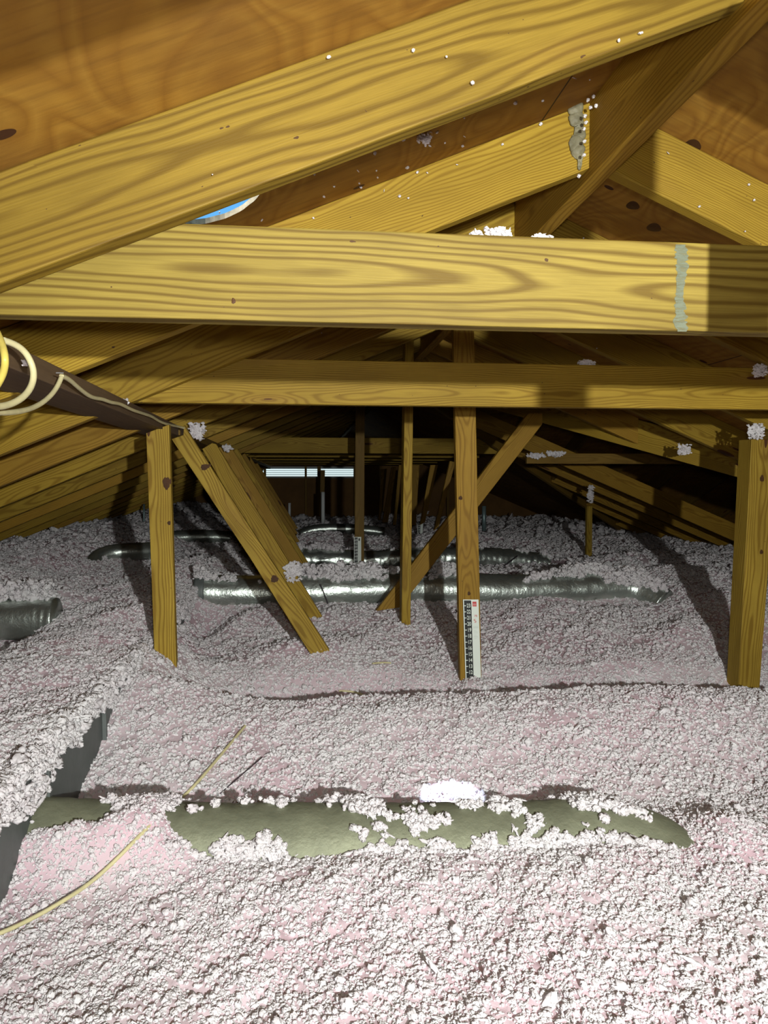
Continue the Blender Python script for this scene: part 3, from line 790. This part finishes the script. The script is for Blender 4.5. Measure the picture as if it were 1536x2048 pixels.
def m3(x, th, t, lay): return (fbm(x * 5, th, 57, 3) + 0.15 > 0.1 + 0.4 * lay) & (th > -0.35 + 0.3 * vnoise(x * 6, x * 0, 4))
ontop(D3, 0.095, 9000, m3, 0.014, 0.05, 1.4, 0.3)
ontop([(-1.1, 3.42, -.615), (-1.4, 3.42, -.62), (-1.9, 3.44, -.65)], 0.093, 22000, lambda x, th, t, l: (th > -.35), 0.010, 0.08, 1.2, 0.3)
# ragged lip hanging over the trunk edge
n = 9000; y = RNG.uniform(1.4, 4.8, n); e = TX - 0.012 + 0.05 * fbm(y * 9, y * 0 + 3, 21, 3)
x = np.maximum(e, TX) + RNG.uniform(-0.02, 0.012, n); z = height(e - 0.02, y) - RNG.uniform(0, 1, n) ** 2 * (0.05 + 0.10 * np.clip(vnoise(y * 8, y * 0, 61) + .3, 0, 1))
pts.append(np.stack([x, y, z], 1)); scl.append(0.0075 * np.exp(RNG.normal(0, .3, n)))
ptsA = np.concatenate(pts); sclA = np.concatenate(scl)
print('tufts', len(ptsA), 'base', nv)

def tuft_nodes(ico=3, stringy=True):
    ng = bpy.data.node_groups.new('tufts', 'GeometryNodeTree')
    ng.interface.new_socket('Geometry', in_out='INPUT', socket_type='NodeSocketGeometry')
    ng.interface.new_socket('Geometry', in_out='OUTPUT', socket_type='NodeSocketGeometry')
    N = ng.nodes.new; Lk = ng.links.new
    gi = N('NodeGroupInput'); go = N('NodeGroupOutput')
    gins = N('GeometryNodeGeometryToInstance')
    shapes = [(1, 1, .95), (1.25, .85, .8), (1.5, .62, .6), (1.1, 1, .8), (2.0, .36, .36), (1.1, .95, .9), (1.3, .8, .7), (.9, .9, 1.0)]
    for i, sc in enumerate(shapes):
        ic = N('GeometryNodeMeshIcoSphere'); ic.inputs['Radius'].default_value = 1.0; ic.inputs['Subdivisions'].default_value = ico
        pos = N('GeometryNodeInputPosition'); add = N('ShaderNodeVectorMath'); add.operation = 'ADD'; add.inputs[1].default_value = (i * 7.3, i * 3.1, 0)
        Lk(pos.outputs[0], add.inputs[0])
        nz = N('ShaderNodeTexNoise'); nz.inputs['Scale'].default_value = 1.9; nz.inputs['Detail'].default_value = 1.6; nz.inputs['Roughness'].default_value = 0.6
        Lk(add.outputs[0], nz.inputs['Vector'])
        sub = N('ShaderNodeVectorMath'); sub.operation = 'SUBTRACT'; sub.inputs[1].default_value = (.5, .5, .5); Lk(nz.outputs['Color'], sub.inputs[0])
        ml = N('ShaderNodeVectorMath'); ml.operation = 'SCALE'; ml.inputs['Scale'].default_value = 1.7; Lk(sub.outputs[0], ml.inputs[0])
        sp = N('GeometryNodeSetPosition'); Lk(ic.outputs['Mesh'], sp.inputs['Geometry']); Lk(ml.outputs[0], sp.inputs['Offset'])
        sm = N('GeometryNodeSetShadeSmooth'); Lk(sp.outputs[0], sm.inputs['Geometry'])
        tf = N('GeometryNodeTransform'); Lk(sm.outputs[0], tf.inputs['Geometry']); tf.inputs['Scale'].default_value = sc
        Lk(tf.outputs[0], gins.inputs[0])
    iop = N('GeometryNodeInstanceOnPoints'); iop.inputs['Pick Instance'].default_value = True
    Lk(gi.outputs[0], iop.inputs['Points'])
    smat = N('GeometryNodeSetMaterial'); smat.inputs['Material'].default_value = INS_T
    Lk(gins.outputs[0], iop.inputs['Instance'])
    cs = N('GeometryNodeInputNamedAttribute'); cs.data_type = 'FLOAT'; cs.inputs['Name'].default_value = 'cs'
    cmp_ = N('FunctionNodeCompare'); cmp_.data_type = 'FLOAT'; cmp_.operation = 'GREATER_THAN'; Lk(cs.outputs[0], cmp_.inputs[0]); cmp_.inputs[1].default_value = 1e-5
    Lk(cmp_.outputs[0], iop.inputs['Selection']); Lk(cs.outputs[0], iop.inputs['Scale'])
    rr = N('FunctionNodeRandomValue'); rr.data_type = 'FLOAT_VECTOR'; rr.inputs[0].default_value = (-0.9, -0.9, 0); rr.inputs[1].default_value = (0.9, 0.9, 6.283)
    Lk(rr.outputs[0], iop.inputs['Rotation'])
    ri = N('FunctionNodeRandomValue'); ri.data_type = 'INT'
    ri.inputs[4].default_value = 0; ri.inputs[5].default_value = len(shapes) - 1
    Lk(ri.outputs[2], iop.inputs['Instance Index'])
    Lk(iop.outputs[0], smat.inputs['Geometry'])
    jn = N('GeometryNodeJoinGeometry'); Lk(smat.outputs[0], jn.inputs[0]); Lk(gi.outputs[0], jn.inputs[0])
    Lk(jn.outputs[0], go.inputs[0])
    return ng
NG = tuft_nodes()
def tuft_mesh(name, verts, faces_np, cs):
    me = bpy.data.meshes.new(name); nvv = len(verts)
    me.vertices.add(nvv); me.vertices.foreach_set('co', verts.astype(np.float32).ravel())
    if faces_np is not None:
        nf = len(faces_np); me.loops.add(nf * 4); me.loops.foreach_set('vertex_index', faces_np.astype(np.int32).ravel())
        me.polygons.add(nf); me.polygons.foreach_set('loop_start', np.arange(0, nf * 4, 4, dtype=np.int32))
        me.polygons.foreach_set('use_smooth', np.ones(nf, dtype=bool))
    me.update(calc_edges=True)
    a = me.attributes.new('cs', 'FLOAT', 'POINT'); a.data.foreach_set('value', cs.astype(np.float32))
    return me
ii, jj = np.meshgrid(np.arange(ny - 1), np.arange(nx - 1), indexing='ij')
i0 = (ii * nx + jj).ravel(); faces = np.stack([i0, i0 + 1, i0 + nx + 1, i0 + nx], 1)
me = tuft_mesh('loose_insulation', np.concatenate([base, ptsA]), faces, np.concatenate([np.zeros(nv), sclA]))
ins = link('loose_insulation', me, INS)
md = ins.modifiers.new('tufts', 'NODES'); md.node_group = NG
tag(ins, 'deep blanket of pale pink loose fill insulation over the whole attic floor', 'insulation', kind='stuff')

# tufts of fluff caught on the timber ------------------------------------
def fluff(label, x, y, Y, w_, h_, n=60, hang=0.0, at=None):
    n = int(n * 1.8)
    c = P(x, y, Y) if at is None else Vector(at)
    s = Y / F
    q = np.stack([np.clip(RNG.normal(0, 1, n), -1.8, 1.8) * w_ * s / 3.6, RNG.uniform(-0.006, 0.006, n), np.clip(RNG.normal(0, 1, n), -1.8, 1.8) * h_ * s / 3.6], 1)
    bm = bmesh.new()
    from mathutils import noise as mn
    for i, p in enumerate(q):
        r = 0.0026 * (Y / 1.6) ** 0.7 * math.exp(random.gauss(0, .35))
        ret = bmesh.ops.create_icosphere(bm, subdivisions=2, radius=r, matrix=Matrix.Translation(Vector(p)) @ Matrix.Rotation(random.uniform(0, 3), 4, (random.random(), random.random(), 1)) @ Matrix.Diagonal((1.8, .7, .7, 1)))
        for v in ret['verts']:
            v.co += Vector(mn.noise_vector(v.co / r * 0.8 + Vector((i, 0, 0)))) * r * 0.9
    me = bpy.data.meshes.new('insulation_tuft'); bm.to_mesh(me); bm.free()
    o = link('insulation_tuft', me, INS_T); o.location = c
    tag(o, label, 'insulation tuft', 'tufts of insulation caught on the timber')
fluff('largest white tuft on top of the nearest horizontal beam', 997, 467, 1.15, 46, 18, 70)
fluff('white tuft on the nearest beam, right of the largest tuft', 1084, 475, 1.15, 40, 12, 45)
fluff('small tuft on the nearest beam, left of the largest tuft', 953, 470, 1.15, 20, 8, 20)
fluff('wispy tuft on top of the second horizontal beam', 1172, 727, 2.37, 34, 12, 45)
fluff('tuft at the right end on the face of the second beam', 1520, 741, 2.33, 30, 24, 60)
fluff('tuft heaped on top of the right-hand post', 1512, 862, 2.88, 34, 30, 90)
fluff('white tuft hanging from the near valley board', 1370, 899, 3.60, 26, 20, 60)
fluff('pale tuft behind the notched top of the nearest brace', 394, 862, 3.45, 26, 30, 90)
fluff('tuft stuck on the second brace near its foot', 587, 1143, 3.78, 28, 36, 120)
fluff('fluff lying along the dark tie in the right wing, left end', 1072, 911, 5.16, 34, 8, 60)
fluff('fluff lying along the dark tie in the right wing, middle', 1112, 908, 5.16, 34, 9, 60)
fluff('strand of fluff above the short stub stick', 1181, 988, 6.1, 11, 34, 60)
fluff('tuft stuck to the cable board near the wire loops', 53, 725, 1.33, 12, 10, 20)
fluff('tuft on the cable where it lies along the grey-brown board', 242, 803, 2.25, 20, 8, 40)
fluff('pink tuft on the plywood under the nearest rafter', 848, 275, 1.52, 22, 22, 40)
fluff('tuft caught at the end of the top board of the far braces', 455, 895, 4.6, 16, 10, 30)
# flecks on rafters and deck
fl = []; fs = []
for k_ in range(50):
    Y = random.choice((1.085, 1.695, 1.695, 1.695, 2.305, 2.915)); x = random.uniform(-0.4, 0.66) if random.random() < .75 else random.uniform(.8, 1.6)
    z = (zl(x) if x < RX else zr(x)) + random.uniform(0.0, DZ); fl.append((x, Y, z)); fs.append(random.uniform(0.0012, 0.003) if Y < 1.2 else random.uniform(0.0015, 0.004))
for (x, y) in ((1187, 193), (1192, 212), (1181, 215), (1170, 232), (1172, 245), (1168, 258), (1169, 283), (1168, 310), (1158, 352), (1176, 200)):
    q = P(x, y, 1.66); fl.append(tuple(q)); fs.append(0.004)
for k_ in range(60):
    x = random.uniform(-.3, .66); Y = random.uniform(1.2, 1.68); fl.append((x, Y, zl(x) + DZ - .002)); fs.append(random.uniform(.0015, .004))
fl = np.array(fl); me = tuft_mesh('insulation_flecks', fl, None, np.array(fs))
o = link('insulation_flecks', me, INS); md = o.modifiers.new('tufts', 'NODES'); md.node_group = NG
tag(o, 'tiny white flecks of insulation scattered over the rafters and roof plywood', 'insulation flecks', kind='stuff')

# ------------------------------------------------------------------ cables
def cable(name, path, r, m, label, cat='cable', parent=None):
    cu = bpy.data.curves.new(name, 'CURVE'); cu.dimensions = '3D'; cu.bevel_depth = r; cu.bevel_resolution = 4; cu.resolution_u = 10; cu.use_fill_caps = True
    sp = cu.splines.new('NURBS'); sp.points.add(len(path) - 1); sp.use_endpoint_u = True; sp.order_u = 4
    for i, p in enumerate(path): sp.points[i].co = (*p, 1)
    cu.materials.append(m)
    o = bpy.data.objects.new(name, cu); COL.objects.link(o)
    dg = bpy.context.evaluated_depsgraph_get(); me = bpy.data.meshes.new_from_object(o.evaluated_get(dg))
    bpy.data.objects.remove(o); o = link(name, me, None, parent)
    for f in me.polygons: f.use_smooth = True
    if label: tag(o, label, cat)
    return o
def onfloor(x, y, lift=0.004):
    Z = -0.8
    for _ in range(12):
        q = PZ(x, y, Z); Z = 0.5 * Z + 0.5 * (float(height(q.x, q.y)) + lift)
    return PZ(x, y, Z)
cable('cable', [onfloor(x, y, .010) for x, y in ((-60, 1888), (0, 1868), (60, 1840), (120, 1806), (180, 1768), (230, 1722), (290, 1660), (330, 1622), (350, 1605), (372, 1590), (410, 1548), (450, 1500), (490, 1452))],
      0.0042, CABLE, 'long pale yellow cable snaking over the foreground insulation')
cable('wire', [tuple(onfloor(435, 1592, .004)), tuple(onfloor(480, 1552, .012)), tuple(onfloor(525, 1514, .012))], 0.0014, BLACK, 'thin dark wire poking from the insulation above the front duct', 'wire')
cable('cable', [tuple(onfloor(x, y, .012)) for x, y in ((678, 1382), (700, 1381), (715, 1385), (732, 1392))], 0.004, CABLE, 'short bent cable end lying in the trench behind the crest')
cable('cable', [tuple(onfloor(x, y, .012)) for x, y in ((745, 1327), (765, 1324), (782, 1326))], 0.0035, CABLE, 'short pale cable piece below the thin post')
cable('wire', [tuple(P(1035, 1112, 5.95)), tuple(P(1022, 1122, 5.93)), tuple(P(1008, 1132, 5.90))], 0.004, BLACK, 'dark zip tie tail sticking from the second foil duct', 'wire')
cable('wire', [tuple(P(640, 1168, 4.17)), tuple(P(648, 1185, 4.16)), tuple(P(656, 1208, 4.14))], 0.003, BLACK, 'dark tie tail hanging on the bright silver duct', 'wire')
# loops by the purlin
cb = thing('cable', (-0.476, 1.4, 0.2), 'pale cable looped and stapled along the grey-brown board at the left edge', 'cable')
def addc(pxs, r, m, nm):
    o = cable(nm, [tuple(P(x, y, Y)) for x, y, Y in pxs], r, m, None); o.parent = cb; o.location = -Vector(cb.location)
    return o
addc([(8, 681, 1.22), (40, 690, 1.25), (62, 718, 1.27), (70, 752, 1.27), (60, 782, 1.25), (35, 805, 1.2), (0, 816, 1.15), (-50, 815, 1.05)], 0.0052, CABLE, 'cable_loop')
addc([(123, 754, 1.52), (115, 775, 1.50), (98, 797, 1.45), (70, 815, 1.38), (40, 824, 1.28), (0, 827, 1.18), (-60, 820, 1.05)], 0.0045, CABLE, 'cable_loop')
addc([(123, 752, 1.52), (136, 756, 1.56), (150, 770, 1.63), (172, 788, 1.74), (188, 797, 1.82), (205, 797, 1.90), (222, 806, 1.98), (240, 806, 2.1), (262, 820, 2.25), (290, 828, 2.45), (305, 833, 2.6), (318, 843, 2.75), (335, 849, 2.85), (352, 852, 3.1), (368, 856, 3.15)], 0.0046, CABLE, 'cable_run')
addc([(-20, 640, 1.0), (0, 676, 1.05), (10, 705, 1.08), (11, 735, 1.08), (2, 760, 1.06), (-20, 790, 1.03)], 0.0050, CABLE_Y, 'cable_loop')
q = P(120, 747, 1.50); bar('staple', q + Vector((-.007, 0, .001)), q + Vector((.007, 0, .001)), 0.003, 0.002, STEEL, parent=cb, bev=0)

# ------------------------------------------------------------------ rulers
def text_mesh(s, size, m, parent, M, name='number', wx=0.8, off=0.0):
    cu = bpy.data.curves.new('t', 'FONT'); cu.body = s; cu.size = size; cu.align_x = 'CENTER'; cu.align_y = 'CENTER'; cu.offset = off; cu.extrude = 0.0002
    o = bpy.data.objects.new('t', cu); COL.objects.link(o)
    dg = bpy.context.evaluated_depsgraph_get(); dg.update(); me = bpy.data.meshes.new_from_object(o.evaluated_get(dg))
    bpy.data.objects.remove(o)
    me.transform(Matrix.Diagonal((wx, 1, 1, 1))); me.transform(M)
    r = link(name, me, m, parent); return r
def ruler(label, top_left, right, down, length, first=23, wid=0.066, near=True, marks=True):
    """card ruler: right/down are unit vectors, numbers every inch"""
    right = Vector(right).normalized(); down = Vector(down).normalized(); nrm = down.cross(right).normalized()
    if nrm.y > 0: nrm = -nrm
    r = thing('depth_ruler', top_left, label, 'ruler', 'insulation depth rulers')
    def quad(name, u0, u1, v0, v1, d, m, th=0.0006):
        V = []
        for dd in (d, d - th):
            for u, v in ((u0, v0), (u1, v0), (u1, v1), (u0, v1)): V.append(tuple(right * u + down * v + nrm * dd))
        me = bpy.data.meshes.new(name); me.from_pydata(V, [], [(0, 1, 2, 3), (7, 6, 5, 4), (0, 4, 5, 1), (1, 5, 6, 2), (2, 6, 7, 3), (3, 7, 4, 0)])
        bm = bmesh.new(); bm.from_mesh(me); bmesh.ops.recalc_face_normals(bm, faces=bm.faces); bm.to_mesh(me); bm.free()
        return link(name, me, m, r)
    inch = 0.0254
    quad('card', 0, wid, 0, length, 0.0, WHITE, 0.0015)
    quad('number_strip', 0.004, wid * 0.52, 0.004, length, 0.0008, INK)
    R = Matrix((( right.x, -down.x, nrm.x, 0), (right.y, -down.y, nrm.y, 0), (right.z, -down.z, nrm.z, 0), (0, 0, 0, 1)))
    n = int((length - 0.026) / inch) + 1
    for i in range(n + 1):
        v = 0.026 + i * inch
        if v > length - .003: break
        quad('tick', 0.002, 0.0125, v - 0.0015, v + 0.0015, 0.0013, WHITE, .0004)
        c = right * (wid * 0.52 * 0.66) + down * v + nrm * 0.0014
        text_mesh(str(first - i), 0.023, WHITE, r, Matrix.Translation(c) @ R, wx=0.72, off=0.0003)
    if near:
        quad('logo', wid * .60, wid * .86, .009, .029, .0008, RED)
        quad('logo_line', wid * .63, wid * .83, .018, .0195, .0013, WHITE, .0004)
        quad('logo_line', wid * .63, wid * .83, .0235, .0245, .0013, WHITE, .0004)
        c = right * (wid * .80) + down * 0.069 + nrm * .0009
        text_mesh('PR', 0.014, RED, r, Matrix.Translation(c) @ R, 'red_lettering', 0.8)
        c = right * (wid * .73) + down * 0.090 + nrm * .0009
        text_mesh('S', 0.022, RED, r, Matrix.Translation(c) @ R @ Matrix.Rotation(.3, 4, 'Z'), 'red_lettering', 1.0)
        for k_, v in enumerate((0.112, 0.1155, 0.119)): quad('print_line', wid * .60, wid * .93, v, v + .0009, .0008, PALE)
        for k_, v in enumerate((0.13, 0.135, 0.14, 0.148, 0.153, 0.158, 0.163)): quad('print_line', wid * .63, wid * (.88 if k_ % 3 else .8), v, v + .0008, .0008, PALE)
    else:
        quad('logo', wid * .62, wid * .84, .010, .030, .0008, INK)
a = P(926, 1199, 2.990); b = P(931, 1352, 2.990); dwn = (b - a)
a2 = P(957, 1199, 2.990)
ruler('white depth ruler numbered from 23 down, on the post right of centre', a, (1, 0, -0.02), dwn, 0.36, wid=(a2 - a).length)
a = P(708, 1074, 5.74); ruler('small far depth ruler on the distant post behind the thin post', a, (1, 0, 0), (0, 0, -1), 0.34, near=False, wid=.056)
a = P(836, 1042, 8.3); ruler('farthest depth ruler, standing dim between the thin post and ruler post', a, (1, 0, 0), (-.05, 0, -1), 0.30, near=False, wid=.06)
